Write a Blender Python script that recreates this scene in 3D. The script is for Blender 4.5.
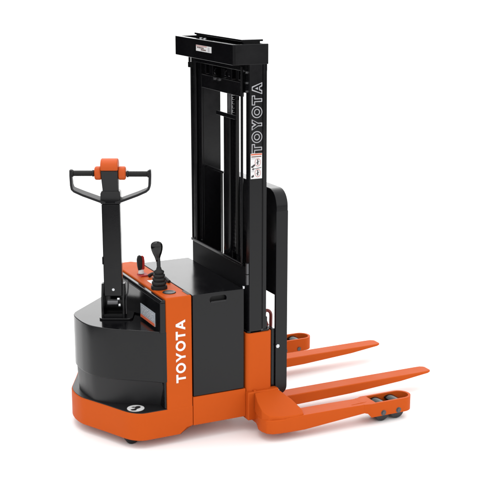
import bpy, bmesh, math, random
from mathutils import Vector, Matrix
for o in list(bpy.data.objects): bpy.data.objects.remove(o, do_unlink=True)
S = bpy.context.scene
COL = S.collection

# ------------------------------------------------------------------ camera
cam = bpy.data.cameras.new('camera'); co = bpy.data.objects.new('camera', cam); COL.objects.link(co)
right = Vector((0.899952, -0.435988, 0.000652))
down = Vector((-0.104559, -0.21728, -0.970493))
fwd = Vector((0.423265, 0.873329, -0.241128))
m = Matrix((( right.x, -down.x, -fwd.x, -3.3),
            ( right.y, -down.y, -fwd.y, -6.9957),
            ( right.z, -down.z, -fwd.z, 3.0),
            (0, 0, 0, 1)))
co.matrix_world = m
cam.sensor_width = 36; cam.lens = 36*1194.056/500
cam.clip_end = 500
S.camera = co

# ------------------------------------------------------------------ studio light
S.view_settings.view_transform = 'Standard'; S.view_settings.look = 'None'
S.view_settings.exposure = 0.0; S.view_settings.gamma = 1.0
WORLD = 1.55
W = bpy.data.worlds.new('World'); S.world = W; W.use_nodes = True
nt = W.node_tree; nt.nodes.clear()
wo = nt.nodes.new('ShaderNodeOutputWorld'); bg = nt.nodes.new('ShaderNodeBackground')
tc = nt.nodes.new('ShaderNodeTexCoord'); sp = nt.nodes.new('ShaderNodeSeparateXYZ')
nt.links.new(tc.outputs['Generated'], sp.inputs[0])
rp = nt.nodes.new('ShaderNodeMapRange')     # white above; darkness added below, past the floor edge, so rear faces reflect dark
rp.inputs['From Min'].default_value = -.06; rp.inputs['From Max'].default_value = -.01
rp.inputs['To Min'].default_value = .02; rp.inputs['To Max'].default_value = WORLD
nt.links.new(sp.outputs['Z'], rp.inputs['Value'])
# bright lobe added beyond the truck, out of frame, for sheen on the tops
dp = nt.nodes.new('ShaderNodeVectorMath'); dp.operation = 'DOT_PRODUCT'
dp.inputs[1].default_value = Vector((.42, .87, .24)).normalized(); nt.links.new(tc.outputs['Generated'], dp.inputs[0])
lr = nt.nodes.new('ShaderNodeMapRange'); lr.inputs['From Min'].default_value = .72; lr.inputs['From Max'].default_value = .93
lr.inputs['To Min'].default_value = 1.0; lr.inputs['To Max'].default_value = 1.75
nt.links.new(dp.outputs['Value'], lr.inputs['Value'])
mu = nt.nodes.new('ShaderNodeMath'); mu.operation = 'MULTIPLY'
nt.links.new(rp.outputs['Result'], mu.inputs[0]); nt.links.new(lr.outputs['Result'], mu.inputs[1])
# unseen dark lobe added to the far left to blacken rear-face reflections
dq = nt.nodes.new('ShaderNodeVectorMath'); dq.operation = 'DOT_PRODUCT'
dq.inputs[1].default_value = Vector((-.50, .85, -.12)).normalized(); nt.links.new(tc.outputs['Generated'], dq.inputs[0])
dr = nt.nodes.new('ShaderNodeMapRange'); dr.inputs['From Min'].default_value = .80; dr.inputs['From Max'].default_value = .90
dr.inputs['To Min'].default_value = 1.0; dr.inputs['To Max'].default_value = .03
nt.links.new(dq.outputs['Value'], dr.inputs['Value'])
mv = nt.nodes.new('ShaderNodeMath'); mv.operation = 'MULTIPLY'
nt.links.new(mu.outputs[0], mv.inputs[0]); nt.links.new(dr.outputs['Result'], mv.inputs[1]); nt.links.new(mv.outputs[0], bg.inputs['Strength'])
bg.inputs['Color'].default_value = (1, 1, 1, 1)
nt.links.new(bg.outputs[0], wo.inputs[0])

def area(name, loc, target, sx, sy, power):
    l = bpy.data.lights.new(name, 'AREA'); l.shape = 'RECTANGLE'; l.size = sx; l.size_y = sy; l.energy = power
    o = bpy.data.objects.new(name, l); COL.objects.link(o); o.location = loc
    o.rotation_euler = (Vector(target)-Vector(loc)).to_track_quat('-Z', 'Y').to_euler()
    return o
area('softbox', (-0.6, 0.6, 6.0), (0.1, 0, 0), 5.0, 4.0, 120)

# ------------------------------------------------------------------ materials
def mat(name, col, rough=.4, metal=0., spec=.5, coat=0., bump=0., bscale=400., var=0., rvar=0., vscale=6.):
    m_ = bpy.data.materials.new(name); m_.use_nodes = True
    n = m_.node_tree; b = n.nodes['Principled BSDF']
    b.inputs['Base Color'].default_value = (*col, 1); b.inputs['Roughness'].default_value = rough
    b.inputs['Metallic'].default_value = metal; b.inputs['Specular IOR Level'].default_value = spec
    b.inputs['Coat Weight'].default_value = coat; b.inputs['Coat Roughness'].default_value = .12
    t = n.nodes.new('ShaderNodeTexCoord')
    if bump:
        x = n.nodes.new('ShaderNodeTexNoise'); x.inputs['Scale'].default_value = bscale; x.inputs['Detail'].default_value = 3
        n.links.new(t.outputs['Object'], x.inputs['Vector'])
        bp = n.nodes.new('ShaderNodeBump'); bp.inputs['Strength'].default_value = bump; bp.inputs['Distance'].default_value = .002
        n.links.new(x.outputs['Fac'], bp.inputs['Height']); n.links.new(bp.outputs[0], b.inputs['Normal'])
    if var or rvar:
        y = n.nodes.new('ShaderNodeTexNoise'); y.inputs['Scale'].default_value = vscale; y.inputs['Detail'].default_value = 6
        y.inputs['Roughness'].default_value = .65
        n.links.new(t.outputs['Object'], y.inputs['Vector'])
        if var:
            mx = n.nodes.new('ShaderNodeMix'); mx.data_type = 'RGBA'
            mx.inputs[6].default_value = (*[c*(1-var) for c in col], 1); mx.inputs[7].default_value = (*[min(1, c*(1+var)) for c in col], 1)
            n.links.new(y.outputs['Fac'], mx.inputs[0]); n.links.new(mx.outputs[2], b.inputs['Base Color'])
        if rvar:
            mr = n.nodes.new('ShaderNodeMapRange'); mr.inputs[1].default_value = .3; mr.inputs[2].default_value = .7
            mr.inputs[3].default_value = rough-rvar; mr.inputs[4].default_value = rough+rvar
            n.links.new(y.outputs['Fac'], mr.inputs[0]); n.links.new(mr.outputs[0], b.inputs['Roughness'])
    return m_
ORANGE = mat('orange_enamel', (.458, .0735, .0085), .48, spec=.055, bump=.10, bscale=260, var=.05, rvar=.06)
ORANGEP = mat('orange_plastic', (.48, .074, .010), .46, spec=.2, bump=.1, bscale=500)
BLACK = mat('black_paint', (.0035, .0035, .0042), .18, spec=.30, bump=.06, bscale=220, var=.1, rvar=.05)
COVER = mat('black_cover_paint', (.0025, .0025, .0032), .17, spec=.30, bump=.03, bscale=200, var=.1, rvar=.03)
MAST = mat('black_mast_steel', (.0035, .0035, .0042), .22, spec=.28, bump=.08, bscale=200, var=.12, rvar=.06)
PLASTIC = mat('black_plastic', (.008, .008, .009), .40, spec=.34, bump=.25, bscale=900)
RUBBER = mat('black_rubber', (.007, .007, .007), .55, spec=.3, bump=.2, bscale=500)
TREAD = mat('dark_polyurethane', (.008, .008, .009), .22, spec=.5)
STEEL = mat('bright_steel', (.55, .56, .58), .28, metal=1., rvar=.08, vscale=40)
DSTEEL = mat('dark_steel', (.10, .10, .105), .38, metal=1., rvar=.08, vscale=40)
BOWM = mat('bow_paint', (.008, .008, .009), .5, spec=.25, bump=.15, bscale=500)
GUARD = mat('wheel_guard_black', (.004, .004, .004), .18, spec=.16)
KNOBM = mat('glossy_knob', (.004, .004, .004), .16, spec=.35)
MATTE = mat('matte_black_paint', (.004, .004, .005), .55, spec=.10, bump=.1, bscale=300)
WHITE = mat('white_vinyl', (.66, .66, .66), .45)
OUTLN = mat('grey_white_vinyl', (.38, .38, .40), .45)
DECALK = mat('black_print', (.015, .013, .014), .5)
DECALR = mat('orange_red_print', (.55, .11, .05), .5)
DECALP = mat('rose_print', (.48, .28, .27), .5)
DECALB = mat('brown_print', (.10, .05, .04), .5)
DECALG = mat('grey_print', (.42, .42, .44), .5)
PLATE = mat('silver_plate', (.42, .45, .49), .4, metal=.3, var=.1, vscale=60)
HOSE = mat('dark_red_hose', (.20, .03, .025), .45)
RED = mat('red_plastic', (.34, .022, .018), .5, spec=.15)
FLOORM = mat('white_studio_paper', (.90, .90, .90), .8, spec=.1, bump=.1, bscale=300)

# ------------------------------------------------------------------ mesh helpers
def obj(name, bm, material, parent=None, bevel=0., seg=2, smooth=True, angle=35, label=None):
    me = bpy.data.meshes.new(name); bmesh.ops.recalc_face_normals(bm, faces=bm.faces)
    bm.to_mesh(me); bm.free()
    o = bpy.data.objects.new(name, me); COL.objects.link(o); me.materials.append(material)
    if parent is not None: o.parent = parent
    if bevel:
        b = o.modifiers.new('bevel', 'BEVEL'); b.width = bevel; b.segments = seg; b.limit_method = 'ANGLE'
        b.angle_limit = math.radians(30); b.harden_normals = True
    if smooth:
        me.polygons.foreach_set('use_smooth', [True]*len(me.polygons))
        me.set_sharp_from_angle(angle=math.radians(angle))
    if label: o['label'] = label
    return o
def B(): return bmesh.new()
def box(bm, x0, x1, y0, y1, z0, z1, M=None):
    v = [bm.verts.new(M @ Vector((x, y, z)) if M else (x, y, z)) for x in (x0, x1) for y in (y0, y1) for z in (z0, z1)]
    for f in ((0,1,3,2),(4,6,7,5),(0,4,5,1),(2,3,7,6),(0,2,6,4),(1,5,7,3)): bm.faces.new([v[i] for i in f])
    return bm
def loft(bm, rings, cap=True, M=None):
    R = [[bm.verts.new(M @ Vector(p) if M else p) for p in r] for r in rings]
    n = len(R[0])
    for a, b in zip(R, R[1:]):
        for i in range(n): bm.faces.new((a[i], a[(i+1) % n], b[(i+1) % n], b[i]))
    if cap: bm.faces.new(R[0][::-1]); bm.faces.new(R[-1])
    return bm
def prism_z(bm, pts, z0, z1, M=None): return loft(bm, [[(x, y, z0) for x, y in pts], [(x, y, z1) for x, y in pts]], M=M)
def prism_y(bm, pts, y0, y1, M=None): return loft(bm, [[(x, y0, z) for x, z in pts], [(x, y1, z) for x, z in pts]], M=M)
def prism_x(bm, pts, x0, x1, M=None): return loft(bm, [[(x0, y, z) for y, z in pts], [(x1, y, z) for y, z in pts]], M=M)
def cyl(bm, a, b, r0, r1=None, n=24, M=None):
    a = Vector(a); b = Vector(b); r1 = r0 if r1 is None else r1
    d = (b-a).normalized(); u = d.orthogonal().normalized(); w = d.cross(u)
    ring = lambda c, r: [tuple(c+u*(r*math.cos(2*math.pi*i/n))+w*(r*math.sin(2*math.pi*i/n))) for i in range(n)]
    return loft(bm, [ring(a, r0), ring(b, r1)], M=M)
def lathe(bm, c, prof, n=28, axis='z', M=None):
    rings = []
    for r, h in prof:
        ring = []
        for i in range(n):
            a = 2*math.pi*i/n; p, q = r*math.cos(a), r*math.sin(a)
            ring.append((c[0]+p, c[1]+q, c[2]+h) if axis == 'z' else (c[0]+p, c[1]+h, c[2]+q))
        rings.append(ring)
    return loft(bm, rings, M=M)
def tube(bm, pts, r, n=10, M=None):
    P = [Vector(p) for p in pts]; rings = []
    up = None
    for i, p in enumerate(P):
        d = (P[min(i+1, len(P)-1)]-P[max(i-1, 0)]).normalized()
        u = d.orthogonal().normalized() if up is None else (up-d*up.dot(d)).normalized()
        up = u; w = d.cross(u)
        rings.append([tuple(p+u*(r*math.cos(2*math.pi*k/n))+w*(r*math.sin(2*math.pi*k/n))) for k in range(n)])
    return loft(bm, rings, M=M)
def smooth_pts(pts, n=6):
    P = [Vector(p) for p in pts]; out = []
    for i in range(len(P)-1):
        a, b, c, d = P[max(i-1, 0)], P[i], P[i+1], P[min(i+2, len(P)-1)]
        for k in range(n):
            t = k/n
            out.append(.5*((2*b)+(c-a)*t+(2*a-5*b+4*c-d)*t*t+(3*b-a-3*c+d)*t**3))
    out.append(P[-1]); return out
def rrect(x0, x1, y0, y1, r, n=5):
    out = []
    for cx, cy, a0 in ((x1-r, y1-r, 0), (x0+r, y1-r, 90), (x0+r, y0+r, 180), (x1-r, y0+r, 270)):
        for k in range(n+1):
            a = math.radians(a0+90*k/n); out.append((cx+r*math.cos(a), cy+r*math.sin(a)))
    return out

# ------------------------------------------------------------------ floor
bm = B(); v = [bm.verts.new(p) for p in ((-5.0, -12, 0), (110, -12, 0), (110, 170, 0), (14, 170, 0), (0.5, 60, 0), (-2.0, 8, 0), (-2.2, 3, 0), (-3.4, 0, 0))]; bm.faces.new(v)
fl = obj('floor', bm, FLOORM, smooth=False); fl['kind'] = 'structure'

# ------------------------------------------------------------------ the truck
T = bpy.data.objects.new('pallet_stacker', None); COL.objects.link(T); T.location = (0, 0, 0)
T['label'] = 'orange and black walk-behind electric pallet stacker with a tall black mast and two forks'
T['category'] = 'stacker truck'
YN, YF = -.48, .42

# --- skirt and chassis
half = [(-.54, -.48), (-.85, -.48), (-.885, -.474), (-.925, -.448), (-.965, -.395), (-1.035, -.245), (-1.10, -.112), (-1.131, -.045), (-1.1425, .01)]
def mir(p, c=.0): return (p[0], 2*c-p[1])
def dense(pts, n=4):
    q = [tuple(v)[:2] for v in smooth_pts([(a, b, 0) for a, b in pts], n)]
    return q
nose = half[:2]+dense(half[1:])[1:]
outl = nose+[(-1.146, .06)]+[mir(p, .06) for p in nose[::-1] if p[1] > -.39]+[(-.84, .46), (-.54, .46)]
outl = [(x, min(y, .46)) for x, y in outl]
def inset(pts, d, cx=-.60, cy=-.02):
    out = []
    n = len(pts)
    for i, (x, y) in enumerate(pts):
        a = Vector(pts[i-1]) if i else Vector((x+1, y)); c = Vector(pts[(i+1) % n]) if i < n-1 else Vector((x+1, y))
        if i == 0 or i == n-1: out.append((x, y+(d if y < 0 else -d))); continue
        t = (c-a).normalized(); nr = Vector((t.y, -t.x))
        if nr.dot(Vector((cx-x, cy-y))) < 0: nr = -nr
        out.append((x+nr.x*d, y+nr.y*d))
    return out
bm = B()
# band of the skirt: bottom steps up next to the seam
def zb(x): return .054 if x < -.625 else (.054+(.100-.054)*min(1, (x+.625)/.04))
pts = [(-.54, -.48), (-.585, -.48), (-.625, -.48)]+outl[1:-1]+[(-.625, .46), (-.585, .46), (-.54, .46)]
lo = [(x, y, zb(x)) for x, y in pts]; hi = [(x, y, .2335) for x, y in pts]
loft(bm, [lo, hi])
skirt = obj('skirt', bm, ORANGE, T, bevel=.006, seg=3)
# chassis beam between skirt and mast
bm = B(); box(bm, -.5375, -.172, YN, .44, .098, .288)
obj('chassis_beam', bm, ORANGE, T, bevel=.004)
# black ledge on the skirt
body = inset(pts, .060)
bm = B(); loft(bm, [[(x, y, .225) for x, y in inset(pts, .006)], [(x, y, .2375) for x, y in inset(pts, .007)], [(x, y, .240) for x, y in body]])
bm2 = bm
ledge = obj('foot_ledge', bm2, PLASTIC, T)
# badge
bm = B(); cyl(bm, (-.889, -.386, .235), (-.889, -.386, .2425), .054, n=40)
badge = obj('round_badge', bm, WHITE, T, label='round white badge with a black figure on the black ledge')
bm = B(); cyl(bm, (-.889, -.386, .234), (-.889, -.386, .2410), .059, n=40); obj('badge_rim', bm, DECALK, badge)
bm = B()
c0 = Vector((-.890, -.388)); ru = Vector((.9, -.436)); rv = Vector((.436, .9))
def q2(u, v): p = c0+ru*u+rv*v; return (p.x, p.y)
blob = [(-.034, .016), (-.022, .026), (-.006, .026), (.004, .038), (.020, .042), (.032, .032), (.034, .016), (.026, .002), (.014, -.010), (.006, -.022),
        (.010, -.034), (.000, -.044), (-.018, -.046), (-.032, -.038), (-.034, -.026), (-.022, -.018), (-.010, -.012), (-.002, .000), (-.006, .010), (-.020, .010)]
prism_z(bm, [q2(u*.86, v*.86) for u, v in blob], .2420, .2440)
obj('badge_figure', bm, DECALK, badge, smooth=False)
# black body : lower and upper hood
hh = [(-.6945, -.478), (-.735, -.474), (-.79, -.424), (-.895, -.345), (-.985, -.275), (-1.045, -.210), (-1.089, -.140), (-1.110, -.06), (-1.116, .0)]
hn = hh[:2]+dense(hh[1:], 4)[1:]
ho = hn+[(-1.1175, .05), (-1.1155, .095), (-1.108, .135), (-1.092, .170), (-1.070, .195), (-.80, .458), (-.77, .472), (-.735, .474), (-.6945, .474)]
bm = B(); bl = inset(ho, .010); bl2 = [(x + (a-x)*k, y + (b-y)*k) for (x, y), (a, b), k in ((p, q, .18+.75*min(1, max(0, (p[0]+1.08)/.25))) for p, q in zip(inset(ho, .010), inset(ho, .066)))]
loft(bm, [[(x, y, .20) for x, y in bl2], [(x, y, .24) for x, y in bl2], [(x, y, .415) for x, y in bl]])
obj('lower_hood', bm, PLASTIC, T)
bm = B(); prism_z(bm, ho, .412, .742)
hood = obj('drive_hood', bm, COVER, T, bevel=.005, seg=3)

# --- console column
bm = B()
cp = [(-.714, YN), (-.541, YN), (-.541, .42), (-.585, .47), (-.665, .47), (-.714, .40)]
prism_z(bm, [(x, y+.0006 if y == YN else y) for x, y in cp], .200, .957)
cons = obj('console_column', bm, ORANGE, T, bevel=.009, seg=3)
bm = B()
box(bm, -.751, -.7155, -.4785, .40, .735, .928)
box(bm, -.728, -.7155, -.474, .40, .2405, .7345)
loft(bm, [[(-.751, -.4785, .928), (-.7155, -.4785, .928), (-.7155, .40, .928), (-.751, .40, .928)],
          [(-.738, -.4785, .946), (-.7155, -.4785, .946), (-.7155, .40, .946), (-.738, .40, .946)]])
rear = obj('rear_panel', bm, BLACK, T, bevel=.004)
bm = B(); box(bm, -.7545, -.7505, -.395, -.148, .757, .846)
dp_ = obj('data_plate', bm, PLATE, rear, bevel=.001, label='silver data plate with an orange strip along its foot')
bm = B(); box(bm, -.7565, -.7540, -.392, -.151, .759, .777); obj('plate_strip', bm, DECALR, dp_)
bm = B()
random.seed(4)
for r in range(5):
    z = .830-r*.010; y = -.165
    while y > -.37:
        w = random.uniform(.012, .04)
        if y-w > -.38: box(bm, -.7560, -.7543, y-w, y, z-.0022, z+.0022)
        y -= w+random.uniform(.006, .02)
obj('plate_print', bm, DECALG, dp_, smooth=False)

# --- lettering
def letters(bm, word, h, adv, thick, ins, place, depth0, depth1):
    """word made of strokes; place(u, v, d) maps letter plane to space; each stroke gets its own tiny depth step"""
    W_ = {'T': .86, 'O': 1.04, 'Y': .98, 'A': 1.02}
    u0 = 0.; k = 0; total = sum(W_[c] for c in word)
    gap = (adv/h-total)/(len(word)-1)
    def quad(ps):
        nonlocal k
        e = k*.00012; k = (k+1) % 4
        loft(bm, [[place(h*(u0+u), h*v, depth0) for u, v in ps], [place(h*(u0+u), h*v, depth1+e) for u, v in ps]])
    t = thick; i = ins
    for ch in word:
        w = W_[ch]; k = 0; tt = t-2*i
        if ch == 'T':
            quad([(i, 1-t+i), (w-i, 1-t+i), (w-i, 1-i), (i, 1-i)])
            quad([(w/2-tt/2, i), (w/2+tt/2, i), (w/2+tt/2, 1-t+i+.001), (w/2-tt/2, 1-t+i+.001)])
        elif ch == 'Y':
            quad([(w/2-tt/2, i), (w/2+tt/2, i), (w/2+tt/2, .47), (w/2-tt/2, .47)])
            quad([(w/2-tt/2, .40), (w/2+tt/2, .40), (t*1.18-i*1.1, 1-i), (i*1.1, 1-i)])
            quad([(w/2-tt/2, .40), (w/2+tt/2, .40), (w-i*1.1, 1-i), (w-t*1.18+i*1.1, 1-i)])
        elif ch == 'A':
            quad([(i*1.2, i), (t*1.12-i*1.1, i), (w/2+tt*.55, 1-i), (w/2-tt*.55, 1-i)])
            quad([(w-t*1.12+i*1.1, i), (w-i*1.2, i), (w/2+tt*.55, 1-i), (w/2-tt*.55, 1-i)])
            quad([(w*.27, .22+i), (w*.73, .22+i), (w*.70, .22+t*.85-i), (w*.30, .22+t*.85-i)])
        elif ch == 'O':
            n = 36; ro = (w/2-i, .5+.02-i); ri = (w/2-t+i, .5+.02-t+i)
            f = lambda r, a: (h*(u0+w/2+r[0]*math.cos(a)), h*(.5+r[1]*math.sin(a)))
            rings = []
            for s in range(n):
                a = 2*math.pi*s/n; po = f(ro, a); pi = f(ri, a)
                rings.append([place(*po, depth0), place(*po, depth1), place(*pi, depth1), place(*pi, depth0)])
            V = [[bm.verts.new(p) for p in r] for r in rings]
            for s in range(n):
                a, b = V[s], V[(s+1) % n]
                for q in range(4): bm.faces.new((a[q], a[(q+1) % 4], b[(q+1) % 4], b[q]))
        u0 += w+gap
bm = B(); letters(bm, 'TOYOTA', .064, .408, .215, 0., lambda u, v, d: (-.587-v, d, .400+u), YN+.001, YN-.0012)
obj('console_lettering', bm, WHITE, cons, smooth=False, label='white block lettering reading TOYOTA up the orange column')

# --- console furniture
bm = B(); lathe(bm, (-.664, -.250, .955), [(.050, 0), (.052, .006), (.050, .022), (.040, .026), (.046, .034), (.046, .046), (.036, .052), (.042, .060), (.042, .070), (.032, .076), (.038, .084), (.037, .094), (.028, .099), (.033, .107), (.032, .115), (.018, .124), (.014, .140)])
joy = obj('joystick_boot', bm, RUBBER, T, angle=60)
bm = B(); cyl(bm, (-.664, -.250, 1.075), (-.668, -.250, 1.18), .012, .013); obj('stem', bm, PLASTIC, joy)
bm = B()
prof = [(.012, 0), (.016, .015), (.021, .032), (.030, .052), (.037, .074), (.040, .094), (.038, .110), (.030, .122), (.016, .129), (.003, .131)]
rings = []
for r, z in prof:
    rings.append([(-.670+r*math.cos(a)*.98-z*.06, -.250+r*math.sin(a)*.72, 1.133+z) for a in [2*math.pi*i/28 for i in range(28)]])
loft(bm, rings); obj('knob', bm, KNOBM, joy, angle=80)
bm = B(); lathe(bm, (-.642, -.362, .956), [(.042, 0), (.042, .003), (.039, .006), (.028, .006), (.024, .004), (.003, .004)], n=36)
obj('round_plug', bm, PLASTIC, T)
# small lever switch
bm = B(); prism_y(bm, [(-.676, .955), (-.60, .955), (-.615, .966), (-.664, .966)], .05, .13)
lev = obj('lever_bezel', bm, RED, T, bevel=.003)
bm = B(); cyl(bm, (-.652, .10, .97), (-.652, .10, .992), .020, .016); obj('lever_collar', bm, WHITE, lev)
bm = B()
pad = [(-.668, .985), (-.675, 1.02), (-.678, 1.06), (-.672, 1.085), (-.658, 1.093), (-.645, 1.082), (-.641, 1.05), (-.643, 1.0)]
prism_y(bm, pad, .096, .116); obj('lever_paddle', bm, PLASTIC, lev, bevel=.006, seg=3)
bm = B(); prism_y(bm, [(x+.018, z-.006) for x, z in pad], .104, .112); obj('lever_back', bm, RED, lev, bevel=.003)
bm = B(); box(bm, -.668, -.610, -.15, -.045, .9565, .9585)
obj('white_patch', bm, WHITE, T, bevel=.001)  # thin white patch on the console top
bm = B(); tube(bm, smooth_pts([(-.625, .03, .965), (-.60, .0, .985), (-.575, -.08, .985), (-.560, -.16, .965)]), .012)
obj('guard_loop', bm, PLASTIC, T)
# charge slot
bm = B(); prism_z(bm, rrect(-.560, -.541, -.46, -.36, .009), .9565, .9585); obj('cable_slot', bm, DECALK, T, smooth=False)

# --- battery cover
bm = B(); box(bm, -.534, -.182, -.4775, .415, .290, .953)
cov = obj('battery_cover', bm, COVER, T, bevel=.006, seg=3)
bm = B(); prism_y(bm, rrect(-.419, -.303, .890, .932, .0195, 8), -.60, -.44)
cut = obj('cutter', bm, DECALK, None, smooth=False)
bo = cov.modifiers.new('cut', 'BOOLEAN'); bo.object = cut; bo.operation = 'DIFFERENCE'; bo.solver = 'EXACT'
bpy.context.view_layer.update()
nm = bpy.data.meshes.new_from_object(cov.evaluated_get(bpy.context.evaluated_depsgraph_get()))
cov.modifiers.clear(); cov.data = nm
bpy.data.objects.remove(cut, do_unlink=True)
bm = B(); prism_y(bm, rrect(-.418, -.304, .891, .931, .0185), -.452, -.446)
hole = obj('hand_hole', bm, RUBBER, cov, smooth=False)
bm = B(); prism_y(bm, rrect(-.413, -.309, .8905, .9005, .0048), -.482, -.4772); obj('hole_lip', bm, PLASTIC, hole)
bm = B(); box(bm, -.186, -.172, -.468, -.457, .949, .968)
obj('cover_latch', bm, STEEL, cov, bevel=.003)

# --- tiller, steered to face the viewer
PV = Vector((-.889, -.03, 0)); un = Vector((.9, -.436, 0)).normalized(); nn = Vector((-.436, -.9, 0)).normalized()
TM = Matrix(((un.x, nn.x, 0, PV.x), (un.y, nn.y, 0, PV.y), (0, 0, 1, 0), (0, 0, 0, 1)))   # u along handle, n to the viewer
BZ = .742
bm = B(); prism_z(bm, rrect(-.088, .125, -.085, .085, .03), BZ, BZ+.012, M=TM)
tb = obj('tiller_base', bm, BLACK, T, bevel=.003)
bm = B()
for s in (-1, 1):
    loft(bm, [[(s*.074, -.06, BZ+.01), (s*.060, -.06, BZ+.01), (s*.060, .065, BZ+.01), (s*.074, .065, BZ+.01)],
              [(s*.074, -.06, BZ+.13), (s*.060, -.06, BZ+.13), (s*.060, .062, BZ+.13), (s*.074, .062, BZ+.13)],
              [(s*.074, -.02, BZ+.225), (s*.060, -.02, BZ+.225), (s*.060, .025, BZ+.225), (s*.074, .025, BZ+.225)]], M=TM)
obj('bracket', bm, BLACK, tb, bevel=.003)
bm = B(); box(bm, -.06, .06, -.058, -.046, BZ+.012, BZ+.14, M=TM); box(bm, -.06, .06, .050, .060, BZ+.012, BZ+.03, M=TM); obj('bracket_web', bm, BLACK, tb, bevel=.002)
bm = B(); cyl(bm, (-.036, .03, BZ+.10), (.030, .03, BZ+.10), .021, M=TM); obj('pivot_spring', bm, DSTEEL, tb)
bm = B(); cyl(bm, (.026, .030, BZ+.125), (.040, .030, BZ+.125), .010, M=TM); cyl(bm, (.034, .034, BZ+.085), (.046, .034, BZ+.085), .012, M=TM); obj('pivot_nut', bm, STEEL, tb)
bm = B(); tube(bm, smooth_pts([(.082, .03, BZ+.25), (.096, .03, BZ+.235), (.092, .03, BZ+.17), (.080, .03, BZ+.12), (.082, .04, BZ+.03)]), .005, M=TM); obj('control_cable', bm, DSTEEL, tb)
# arm
bm = B()
loft(bm, [[(-.058, -.035, .885), (.058, -.035, .885), (.058, .032, .885), (-.058, .032, .885)],
          [(-.058, -.035, 1.482), (.057, -.035, 1.482), (.057, .032, 1.482), (-.058, .032, 1.482)]], M=TM)
arm = obj('tiller_arm', bm, MAST, T, bevel=.006, seg=3)
bm = B(); cyl(bm, (.002, .030, .930), (.002, .034, .930), .0085, M=TM); obj('arm_pin', bm, STEEL, arm)
bm = B(); box(bm, -.066, -.058, -.02, .02, 1.09, 1.14, M=TM); obj('arm_stop', bm, BLACK, arm, bevel=.003)
bm = B(); loft(bm, [[(-.062, -.04, 1.484), (.062, -.04, 1.484), (.062, .042, 1.484), (-.062, .042, 1.484)],
          [(-.062, -.04, 1.550), (.062, -.04, 1.550), (.062, .042, 1.550), (-.062, .042, 1.550)],
          [(-.055, -.035, 1.566), (.058, -.035, 1.566), (.058, .034, 1.566), (-.055, .034, 1.566)]], M=TM)
obj('arm_collar', bm, BLACK, arm, bevel=.005, seg=3)
bm = B(); loft(bm, [[(-.048, -.03, 1.56), (.049, -.03, 1.56), (.049, .030, 1.56), (-.048, .030, 1.56)],
          [(-.053, -.03, 1.63), (.050, -.03, 1.63), (.050, .040, 1.63), (-.053, .040, 1.63)],
          [(-.056, -.03, 1.695), (.050, -.03, 1.695), (.050, .052, 1.695), (-.056, .052, 1.695)]], M=TM)
obj('handle_neck', bm, PLASTIC, arm, bevel=.006, seg=3)
# orange head: rolls back over the top
bm = B()
prof = [(.054, 1.696), (.056, 1.715), (.050, 1.737), (.034, 1.755), (.010, 1.765), (-.020, 1.764), (-.045, 1.75), (-.055, 1.73), (-.055, 1.696)]
loft(bm, [[(-.057, a, b) for a, b in prof], [(.051, a, b) for a, b in prof]], M=TM)
obj('handle_cap', bm, ORANGEP, arm, bevel=.008, seg=3)
for s, a, b in ((-1, -.097, -.0535), (1, .0505, .097)):
    bm = B(); rp_ = rrect(-.040, .042, 1.632, 1.716, .034, 7)
    loft(bm, [[(a, p, q) for p, q in rp_], [(b, p, q) for p, q in rp_]], M=TM)
    obj('thumb_switch', bm, ORANGEP, arm, bevel=.012, seg=4)
for s in (-1, 1):
    c = -.001
    bm = B()
    z = 1.672 if s < 0 else 1.668
    x0, x1 = .099, .240
    pr = []
    prof = [(.014, x0), (.021, x0+.004), (.021, x0+.012), (.0165, x0+.016)]
    k = x0+.02
    while k < x1-.018: prof += [(.0178, k), (.0178, k+.006), (.0166, k+.0072)]; k += .0092
    prof += [(.0166, x1-.012), (.022, x1-.009), (.023, x1-.001), (.018, x1+.002)]
    rings = [[(s*xx, c+r*math.cos(a), z+r*math.sin(a)) for a in [2*math.pi*i/24 for i in range(24)]] for r, xx in prof]
    loft(bm, rings, M=TM); obj('handle_grip', bm, RUBBER, arm)
    # bow from grip end down to the collar
    bm = B()
    xe = .245
    path = [(s*xe, 1.695), (s*(xe+.001), 1.66), (s*(xe-.002), 1.60), (s*(xe-.007), 1.578), (s*(xe-.022), 1.566), (s*.17, 1.543), (s*.062, 1.503), (s*.03, 1.494)]
    wid = [.020, .022, .030, .040, .050, .056, .058, .056]
    rings = []
    for i, (x, zz) in enumerate(path):
        p = Vector(path[max(i-1, 0)]); q = Vector(path[min(i+1, len(path)-1)]); t_ = (q-p).normalized(); nm = Vector((-t_.y, t_.x))*.0075
        w = wid[i]
        rings.append([(x+nm.x, -w+.0, zz+nm.y), (x-nm.x, -w, zz-nm.y), (x-nm.x, w, zz-nm.y), (x+nm.x, w, zz+nm.y)])
    loft(bm, rings, M=TM); obj('handle_bow', bm, BOWM, arm, bevel=.0025, angle=50)

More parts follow.
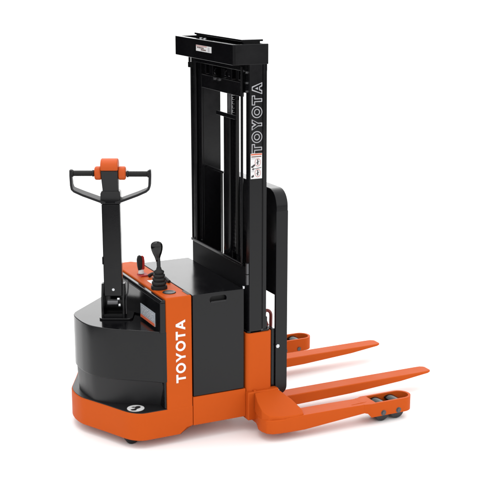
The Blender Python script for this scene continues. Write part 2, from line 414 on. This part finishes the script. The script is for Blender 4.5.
# --- mast
MZ0, MZ1 = .20, 2.352
mast = None
bm = B(); box(bm, -.146, -.0605, YN, YN+.014, MZ0, MZ1)     # near web
box(bm, -.146, -.132, YN+.014, YN+.050, MZ0, MZ1)
mast = obj('mast_rail', bm, MAST, T, bevel=.003)
bm = B(); box(bm, -.058, -.024, YN+.006, YN+.03, MZ0, MZ1); box(bm, -.052, -.046, YN+.001, YN+.006, MZ0, MZ1)
obj('rail_flange', bm, BLACK, mast, bevel=.002)
bm = B(); box(bm, -.100, -.0, YN+.066, YN+.086, MZ0, MZ1-.03); obj('inner_rail', bm, MAST, T, bevel=.003)
bm = B(); box(bm, -.146, -.022, YF-.014, YF, MZ0, MZ1); box(bm, -.146, -.132, YF-.060, YF-.014, MZ0, MZ1)
obj('mast_rail', bm, MAST, T, bevel=.003)
bm = B(); box(bm, -.112, .016, .300, .322, MZ0, MZ1-.03); box(bm, -.126, -.112, .300, .345, MZ0, MZ1-.03); obj('inner_rail', bm, BLACK, T, bevel=.003)
# guard frame across the back of the mast
bm = B(); box(bm, -.166, -.150, -.412, .405, 1.080, 1.098)
gf = obj('guard_frame', bm, DSTEEL if False else BLACK, T, bevel=.003)
bm = B(); cyl(bm, (-.158, -.397, 1.10), (-.158, -.397, 2.33), .0085, n=16); obj('guard_post', bm, MAST, gf)
bm = B(); cyl(bm, (-.158, .385, 1.10), (-.158, .385, 2.30), .0075, n=16); obj('guard_post', bm, BLACK, gf)
bm = B(); cyl(bm, (-.158, .315, 1.10), (-.158, .315, 2.30), .005, n=12); obj('guard_wire', bm, MAST, gf)
bm = B(); box(bm, -.172, -.150, .392, .414, 2.262, 2.30); cyl(bm, (-.163, .402, 2.30), (-.163, .402, 2.335), .008, n=12); obj('chain_anchor', bm, BLACK, gf, bevel=.003)
# lower black plate
bm = B(); box(bm, -.1495, -.1475, -.478, .415, .30, 1.0795); obj('lower_mast_plate', bm, MATTE, T, bevel=.003)
# lift cylinder, chains, hoses
bm = B(); cyl(bm, (-.080, -.050, .35), (-.080, -.050, 1.99), .039, n=32)
lc = obj('lift_cylinder', bm, MAST, T)
bm = B(); cyl(bm, (-.080, -.052, .35), (-.080, -.050, 1.615), .042, n=32); obj('cylinder_barrel', bm, BLACK, lc)
bm = B(); cyl(bm, (-.080, -.052, 1.98), (-.080, -.052, 2.20), .017, n=24); obj('piston_rod', bm, DSTEEL, lc)
bm = B(); box(bm, -.068, -.062, -.160, -.098, 1.10, 2.20); obj('chain_guard', bm, MAST, T, bevel=.002)
for yy in (-.118, -.150):
    bm = B(); z = 1.10; k = 0
    while z < 2.19:
        w = .010 if k % 2 else .006
        box(bm, -.089-.0, -.071, yy-w, yy+w, z, z+.0125); z += .0135; k += 1
    obj('lift_chain', bm, MAST, T)
bm = B(); tube(bm, [(-.080, -.166, 1.1), (-.082, -.166, 1.5), (-.080, -.166, 2.1)], .009, n=14); obj('hydraulic_hose', bm, RUBBER, T)
bm = B(); box(bm, -.122, -.108, -.215, .070, 1.984, 2.012); obj('chain_tie', bm, BLACK, T, bevel=.003)
bm = B(); box(bm, -.092, -.070, -.04, .299, 1.598, 1.612); obj('rail_brace', bm, BLACK, T, bevel=.003)
# cross members at the head
bm = B(); box(bm, -.150, -.132, -.376, .235, 2.145, 2.232)
cr = obj('mast_crosshead', bm, MAST, T, bevel=.003)
for yy in (.022, -.046):
    bm = B(); cyl(bm, (-.158, yy, 2.222), (-.150, yy, 2.222), .0095, n=14); obj('bolt', bm, STEEL, cr)
bm = B()
for (a, b, z0, z1) in ((-.31, .26, 2.30, 2.34), (-.20, -.13, 2.235, 2.30), (-.09, -.04, 2.235, 2.29), (.09, .15, 2.235, 2.30), (-.30, -.26, 2.24, 2.30), (.20, .23, 2.235, 2.30)):
    box(bm, -.135, -.100, a, b, z0, z1)
obj('crosshead_lugs', bm, MAST, cr, bevel=.003)
for yy in (-.11, -.165, .055):
    bm = B(); cyl(bm, (-.108, yy-.009, 2.262), (-.108, yy+.009, 2.262), .030, n=24); obj('chain_pulley', bm, BLACK, cr)
bm = B(); box(bm, -.131, -.118, -.430, -.325, 2.170, 2.349)
bk = obj('mast_bracket', bm, BLACK, T, bevel=.002)
for z, yy in ((2.30, -.445), (2.237, -.443), (2.185, -.443), (2.305, -.395)):
    bm = B(); cyl(bm, (-.155, yy, z), (-.145, yy, z), .0065, n=12); obj('bolt', bm, STEEL, bk)
bm = B(); box(bm, -.088, -.076, -.37, .30, 2.20, 2.302); obj('crosshead_back', bm, BLACK, cr, bevel=.002)
bm = B(); box(bm, -.146, -.0, YN+.05, YF-.06, 2.302, 2.345); obj('mast_top_tie', bm, MAST, T, bevel=.003)
# hinges by the battery cover
for z0, z1 in ((1.045, 1.112), (.975, 1.040)):
    bm = B(); cyl(bm, (-.155, -.468, z0), (-.155, -.468, z1), .011, n=16); obj('hinge', bm, DSTEEL, T)

# header box
HZ0, HZ1 = 2.349, 2.472
bm = B(); box(bm, -.257, -.243, YN, YF, HZ0, HZ1)
hd = obj('mast_header', bm, BLACK, T, bevel=.003)
bm = B(); box(bm, -.243, -.222, YN+.014, YF-.014, HZ1-.010, HZ1-.001); box(bm, -.243, -.225, YN+.014, YF-.014, HZ0+.001, HZ0+.010); obj('header_lip', bm, COVER, hd, bevel=.002)
bm = B(); box(bm, -.2425, -.018, YN, YN+.014, HZ0, HZ1-.0005); obj('header_side', bm, MAST, hd, bevel=.003)
bm = B(); box(bm, -.2425, -.018, YF-.014, YF, HZ0, HZ1-.0005); obj('header_side', bm, BLACK, hd, bevel=.003)
bm = B(); box(bm, -.045, -.031, YN+.014, YF-.014, HZ0+.0, HZ1); obj('header_front', bm, BLACK, hd, bevel=.003)
bm = B(); prism_z(bm, [(-.190, -.462), (-.050, -.470), (-.035, .300), (-.170, .300)], 2.486, 2.498)
box(bm, -.17, -.06, -.45, -.43, HZ1-.03, 2.486); box(bm, -.17, -.06, .25, .27, HZ1-.03, 2.486)
obj('top_cover', bm, COVER, hd, bevel=.002)
for yy in (.09, .03):
    bm = B(); cyl(bm, (-.215, yy, 2.462), (-.215, yy, 2.478), .010, n=12); obj('bolt', bm, STEEL, hd)
# header decal
bm = B(); box(bm, -.2590, -.2571, -.169, .069, 2.399, 2.4365)
dc = obj('header_decal', bm, WHITE, hd, bevel=.0005, label='small white and rose sticker with brown print')
X = -.2590
bm = B(); box(bm, X-.0008, X, -.100, .067, 2.4290, 2.4355); obj('decal_band', bm, DECALP, dc)
bm = B()
y = .050
for k in range(6):
    w = (.013, .010, .016, .009, .014, .010)[k]; box(bm, X-.0012, X, y-w, y, 2.4185-.001*k*.4, 2.4265-.001*k*.4); y -= w+.006
obj('decal_print', bm, DECALB, dc, smooth=False)
bm = B()
y = -.010
for k in range(6):
    w = (.012, .008, .012, .010, .009, .006)[k]; box(bm, X-.0012, X, y-w, y, 2.4065, 2.4135); y -= w+.004
obj('decal_print', bm, DECALB, dc, smooth=False)
bm = B(); box(bm, X-.0010, X, -.142, -.118, 2.404, 2.431); obj('decal_box', bm, DECALG, dc)

# mast lettering + warning decal
yo = YN-.0005
bm = B(); letters(bm, 'TOYOTA', .070, .435, .31, 0., lambda u, v, d: (-.0610-v, d, 1.806+u), YN+.001, YN-.0010)
obj('mast_lettering', bm, OUTLN, mast, smooth=False, label='pale outline lettering reading TOYOTA up the mast')
bm = B(); letters(bm, 'TOYOTA', .070, .435, .31, .080, lambda u, v, d: (-.0610-v, d, 1.806+u), YN-.0012, YN-.0022)
obj('letter_fill', bm, MAST, mast, smooth=False)
bm = B(); box(bm, -.1385, -.0605, YN-.0015, YN+.001, 1.650, 1.808)
wd = obj('warning_decal', bm, WHITE, mast, bevel=.0005, label='white pictogram sticker with an orange top strip')
Y = YN-.0015
bm = B(); box(bm, -.137, -.062, Y-.0006, Y, 1.797, 1.806); obj('decal_strip', bm, DECALR, wd)
bm = B(); box(bm, -.134, -.066, Y-.0010, Y, 1.785, 1.7905); obj('decal_line', bm, DECALB, wd)
for zc in (1.752, 1.685):
    bm = B()
    V = []
    for i in range(28):
        a = 2*math.pi*i/28; c_, s_ = math.cos(a), math.sin(a)
        V.append([bm.verts.new((-.090+r*c_*.8, yy, zc+r*s_)) for r, yy in ((.026, Y), (.026, Y-.0008), (.021, Y-.0008), (.021, Y))])
    for i in range(28):
        for q in range(4): bm.faces.new((V[i][q], V[i][(q+1) % 4], V[(i+1) % 28][(q+1) % 4], V[(i+1) % 28][q]))
    obj('pictogram_ring', bm, DECALP, wd)
    bm = B(); prism_y(bm, rrect(-.094, -.087, zc-.016, zc+.010, .003), Y-.0010, Y); cyl(bm, (-.0905, Y-.0010, zc+.0145), (-.0905, Y, zc+.0145), .0045, n=12)
    prism_y(bm, [(-.102, zc-.006), (-.080, zc+.004), (-.080, zc+.007), (-.102, zc-.003)], Y-.0013, Y-.0002)
    obj('pictogram', bm, DECALK, wd, smooth=False)
bm = B(); prism_y(bm, [(-.138, 1.726), (-.112, 1.742), (-.108, 1.733), (-.128, 1.718)], Y-.0010, Y); obj('arrow', bm, DECALK, wd, smooth=False)
bm = B(); prism_y(bm, [(-.134, 1.668), (-.118, 1.676), (-.116, 1.664), (-.132, 1.656)], Y-.0010, Y); obj('arrow', bm, DECALK, wd, smooth=False)
bm = B(); prism_y(bm, [(-.130, 1.712), (-.066, 1.720), (-.066, 1.7165), (-.130, 1.7085)], Y-.0010, Y); prism_y(bm, [(-.130, 1.709), (-.118, 1.719), (-.118, 1.705)], Y-.0014, Y-.0002)
obj('arrow', bm, DECALK, wd, smooth=False)
bm = B()
for zz in (1.773, 1.7785): box(bm, -.134, -.105, Y-.0008, Y, zz, zz+.0018)
obj('fine_print', bm, DECALG, wd, smooth=False)
bm = B()
for zz in (1.700, 1.694): box(bm, -.134, -.112, Y-.0008, Y, zz, zz+.0018)
obj('fine_print', bm, DECALG, wd, smooth=False)

# --- orange sleeve round the mast foot (near and far)
for name, ya, yb_ in (('mast_sleeve', -.492, -.345), ('mast_sleeve', .295, .432)):
    bm = B(); rr = rrect(-.170, .013, ya, yb_, .032, 6)
    prism_z(bm, rr, .08, .655)
    sl = obj(name, bm, ORANGE, T, bevel=.004)
    s = (ya+yb_)/2
    bm = B(); prism_z(bm, rrect(-.160, .003, ya+.012, yb_-.012, .022, 4), .655, .668); obj('sleeve_insert', bm, BLACK, sl, bevel=.003)
    if ya < 0:
        for xx in (-.117, -.055):
            bm = B(); cyl(bm, (xx, ya+.035, .66), (xx, ya+.035, .682), .014, n=12); cyl(bm, (xx, ya+.035, .66), (xx, ya+.035, .673), .022, n=20); obj('bolt', bm, DSTEEL, sl)
        bm = B(); box(bm, -.150, -.125, ya+.05, ya+.075, .66, .71); obj('cable_clip', bm, BLACK, sl, bevel=.002)
        bm = B(); box(bm, -.03, -.005, ya+.04, ya+.07, .66, .74)
        tube(bm, smooth_pts([(-.02, ya+.05, .74), (-.035, ya+.05, .80), (-.02, ya+.06, .86)]), .010); obj('hose_fitting', bm, BLACK, sl, bevel=.002)
bm = B(); tube(bm, smooth_pts([(.018, -.41, .665), (.002, -.40, .715), (.008, -.39, .755), (.030, -.39, .760), (.055, -.38, .735), (.062, -.37, .68), (.060, -.37, .60)], 6), .011)
obj('red_hose', bm, HOSE, T)
bm = B(); box(bm, .016, .040, -.470, -.40, .24, .66); obj('carriage_slide', bm, BLACK, T, bevel=.003)

# --- load backrest with side bars
def backrest_outline(y0, y1, z0, z1, r, n=8):
    p = [(y1, z0), (y1, z1)]
    for k in range(n+1):
        a = math.radians(90+90*k/n); p.append((y0+r+r*math.cos(a), z1-r+r*math.sin(a)))
    p.append((y0, z0)); return p
bm = B(); prism_x(bm, backrest_outline(-.483, .310, .880, 1.562, .105), .041, .122)
br = obj('load_backrest', bm, MAST, T, bevel=.004, seg=3, angle=40)
bm = B(); prism_x(bm, [(-a, z) for a, z in backrest_outline(-.437, -.3345, .880, 1.562, .08)][::-1], .041, .046)
obj('backrest_end', bm, MAST, br)
for ya, yb_ in ((-.4838, -.462), (.416, .437)):
    bm = B()
    top_ = 1.43 if ya < 0 else .8795
    p = [(.0405, top_), (.0405, .232)]
    for k in range(7):
        a = math.radians(180+180*k/12); p.append((.058+.017*math.cos(a), .228+.017*math.sin(a)))
    for k in range(9):
        a = math.radians(270+90*k/8); p.append((.072+.050*math.cos(a), .262+.050*math.sin(a)))
    p.append((.1225, top_))
    prism_y(bm, p, ya, yb_); sb = obj('side_bar', bm, MAST, br, bevel=.0006)
    if ya < 0:
        for x_, z_ in ((.052, .545), (.054, .238)):
            bm = B(); cyl(bm, (x_, ya-.008, z_), (x_, ya, z_), .0135, n=6); cyl(bm, (x_, ya-.010, z_), (x_, ya-.007, z_), .009, n=16)
            obj('bolt', bm, STEEL, br)
bm = B(); box(bm, .046, .10, -.46, .415, .30, .40); box(bm, .046, .10, -.46, .415, .47, .55); obj('fork_carriage', bm, BLACK, T, bevel=.004)

# --- forks
def fork(y0, y1, dx):
    bm = B(); yc = (y0+y1)/2
    st = [(.06, .060, .136, 1), (.30, .066, .137, 1), (.70, .076, .138, 1), (1.10, .100, .138, 1), (1.27, .119, .138, 1), (1.325, .124, .138, .97), (1.348, .127, .137, .80), (1.356, .129, .136, .62)]
    rings = []
    for x, a, b, w in st:
        x += dx; h = (y1-y0)/2*w; c = .004
        rings.append([(x, yc-h, a), (x, yc-h, b-c), (x, yc-h+c*1.6, b), (x, yc+h-c*1.6, b), (x, yc+h, b-c), (x, yc+h, a)])
    loft(bm, rings)
    o = obj('fork', bm, ORANGE, T, angle=30)
    bm = B(); box(bm, .102, .140, y0, y1, .06, .58); obj('fork_shank', bm, ORANGE, o, bevel=.004)
fork(-.367, -.247, -.014); fork(.300, .420, -.02)

# --- straddle legs
def leg(s):
    f = lambda y: (y-(.04 if s < 0 else 0))*s
    Y0, Y1 = -.744, -.618
    bm = B()
    # shaft
    st = [(-.02, .052, .148), (.12, .050, .150), (.35, .067, .148), (.60, .086, .1435)]
    loft(bm, [[(x, f(Y0), a), (x, f(Y0), b), (x, f(Y1), b), (x, f(Y1), a)] for x, a, b in st])
    L = obj('straddle_leg', bm, ORANGE, T, bevel=.005, seg=3)
    # foot plate with the rounded rear corner
    pl = [(.14, -.7445), (.02, -.7455), (-.055, -.743), (-.105, -.732), (-.135, -.708), (-.150, -.665), (-.152, -.62), (-.130, -.56), (-.118, -.52), (-.118, -.44), (.14, -.44)]
    bm = B(); prism_z(bm, [(x, f(y)) for x, y in pl], .052, .1455); obj('leg_foot', bm, ORANGE, L, bevel=.008, seg=3)
    # hub block and sloping gusset
    bm = B(); box(bm, -.172, .05, f(-.515), f(-.40), .078, .268); obj('leg_hub', bm, ORANGE, L, bevel=.008, seg=3)
    ring = [(-.128, -.520), (-.148, -.600), (-.150, -.670), (-.120, -.715), (-.04, -.736), (.06, -.742), (.115, -.735), (.125, -.70), (.100, -.60), (.045, -.50)]
    zt = [.266, .236, .198, .172, .160, .157, .160, .172, .212, .262]
    bm = B(); loft(bm, [[(x, f(y), .138) for x, y in ring], [(x, f(y), z) for (x, y), z in zip(ring, zt)]])
    obj('leg_gusset', bm, ORANGE, L, bevel=.007, seg=3)
    bm = B(); cyl(bm, (-.118, f(-.50), .268), (-.118, f(-.50), .276), .010, n=14); obj('weld_stud', bm, ORANGE, L)
    # wheel box: rounded ring open at top and bottom
    x0, x1, ya, yb_ = .560, .944, -.754, -.602
    out = []
    n = 10; cy = (ya+yb_)/2; h = (yb_-ya)/2; e = .075
    zb_ = lambda x: .050 if x > .60 else .086
    for k in range(n*2+1):
        a = math.radians(-90+180*k/(2*n)); out.append((x1-e+e*math.cos(a), cy+h*math.sin(a)))
    out = [(x0, Y0-.0005), (.580, Y0-.002), (.61, ya)]+out+[(.61, yb_), (.580, Y1+.002), (x0, Y1+.0005)]
    t = .016
    inn = [(.648, ya+t), (.650, ya+t), (.652, ya+t)]
    for k in range(n*2+1):
        a = math.radians(-90+180*k/(2*n)); inn.append((x1-e+(e-t)*math.cos(a), cy+(h-t)*math.sin(a)))
    inn += [(.652, yb_-t), (.650, yb_-t), (.648, yb_-t)]
    zt_ = .1445
    bm = B()
    V = []
    for (ox, oy), (ix, iy) in zip(out, inn):
        V.append([bm.verts.new((ox, f(oy), zb_(ox))), bm.verts.new((ox, f(oy), zt_)), bm.verts.new((ix, f(iy), zt_)), bm.verts.new((ix, f(iy), .056))])
    N = len(V)
    for i in range(N):
        a, b = V[i], V[(i+1) % N]
        for q in range(4): bm.faces.new((a[q], a[(q+1) % 4], b[(q+1) % 4], b[q]))
    wb = obj('wheel_box', bm, ORANGE, L, bevel=.003)
    for xw in (.708, .824):
        bm = B(); w = .052
        lathe(bm, (xw, f(cy)-w, .0565), [(.030, 0), (.051, .0), (.055, .005), (.0565, .013), (.0565, 2*w-.013), (.055, 2*w-.005), (.051, 2*w), (.030, 2*w)], n=40, axis='y')
        wh = obj('load_wheel', bm, TREAD, L)
        bm = B()
        arc = [(xw+.069*math.cos(math.radians(a)), .064+.069*math.sin(math.radians(a))) for a in range(52, 129, 8)]
        arc += [(xw+.061*math.cos(math.radians(a)), .064+.061*math.sin(math.radians(a))) for a in range(128, 51, -8)]
        prism_y(bm, arc, f(cy)-.056, f(cy)+.056); obj('wheel_guard', bm, GUARD, wh)
        xw -= .006
        bm = B(); lathe(bm, (xw, f(cy)-w-.006, .0625), [(.003, 0), (.018, 0), (.018, 2*w+.012), (.003, 2*w+.012)], n=24, axis='y'); obj('wheel_hub', bm, DSTEEL, wh)
        yo_ = f(ya); d = -s*1.0
        bm = B(); cyl(bm, (xw+.0, f(ya)+(-.005 if s > 0 else .005), .0690), (xw, f(ya)+(.002 if s > 0 else -.002), .0690), .0135, n=6)
        cyl(bm, (xw, f(ya)+(-.002 if s > 0 else .002), .0690), (xw, f(ya)+(.001 if s > 0 else -.001), .0690), .019, n=20)
        obj('axle_bolt', bm, DSTEEL, L)
        bm = B(); cyl(bm, (xw, f(yb_)+(.005 if s > 0 else -.005), .0690), (xw, f(yb_)-(.002 if s > 0 else -.002), .0690), .016, n=6)
        obj('axle_bolt', bm, DSTEEL, L)
    # weld bead across the box root
    bm = B(); tube(bm, smooth_pts([(.48, f(-.712), .1460), (.53, f(-.708), .1455), (.585, f(-.704), .1450), (.60, f(-.70), .1450)]), .0011, n=6); obj('weld_bead', bm, ORANGE, L)
leg(1); leg(-1)

# --- casters under the skirt
for x, y in ((-.908, -.352), (-.908, .36)):
    bm = B(); lathe(bm, (x, y-.022, .047), [(.018, 0), (.042, 0), (.047, .006), (.047, .038), (.042, .044), (.018, .044)], n=32, axis='y')
    ct = obj('caster_wheel', bm, RUBBER, T)
    bm = B(); box(bm, x-.02, x+.02, y-.034, y-.026, .045, .10); obj('caster_fork', bm, DSTEEL, ct)
    bm = B(); box(bm, x-.02, x+.02, y+.026, y+.034, .045, .10); obj('caster_fork', bm, DSTEEL, ct)
bm = B(); lathe(bm, (-.80, -.04, .11), [(.05, 0), (.105, 0), (.11, .01), (.11, .07), (.105, .08), (.05, .08)], n=40, axis='y'); obj('drive_wheel', bm, RUBBER, T)
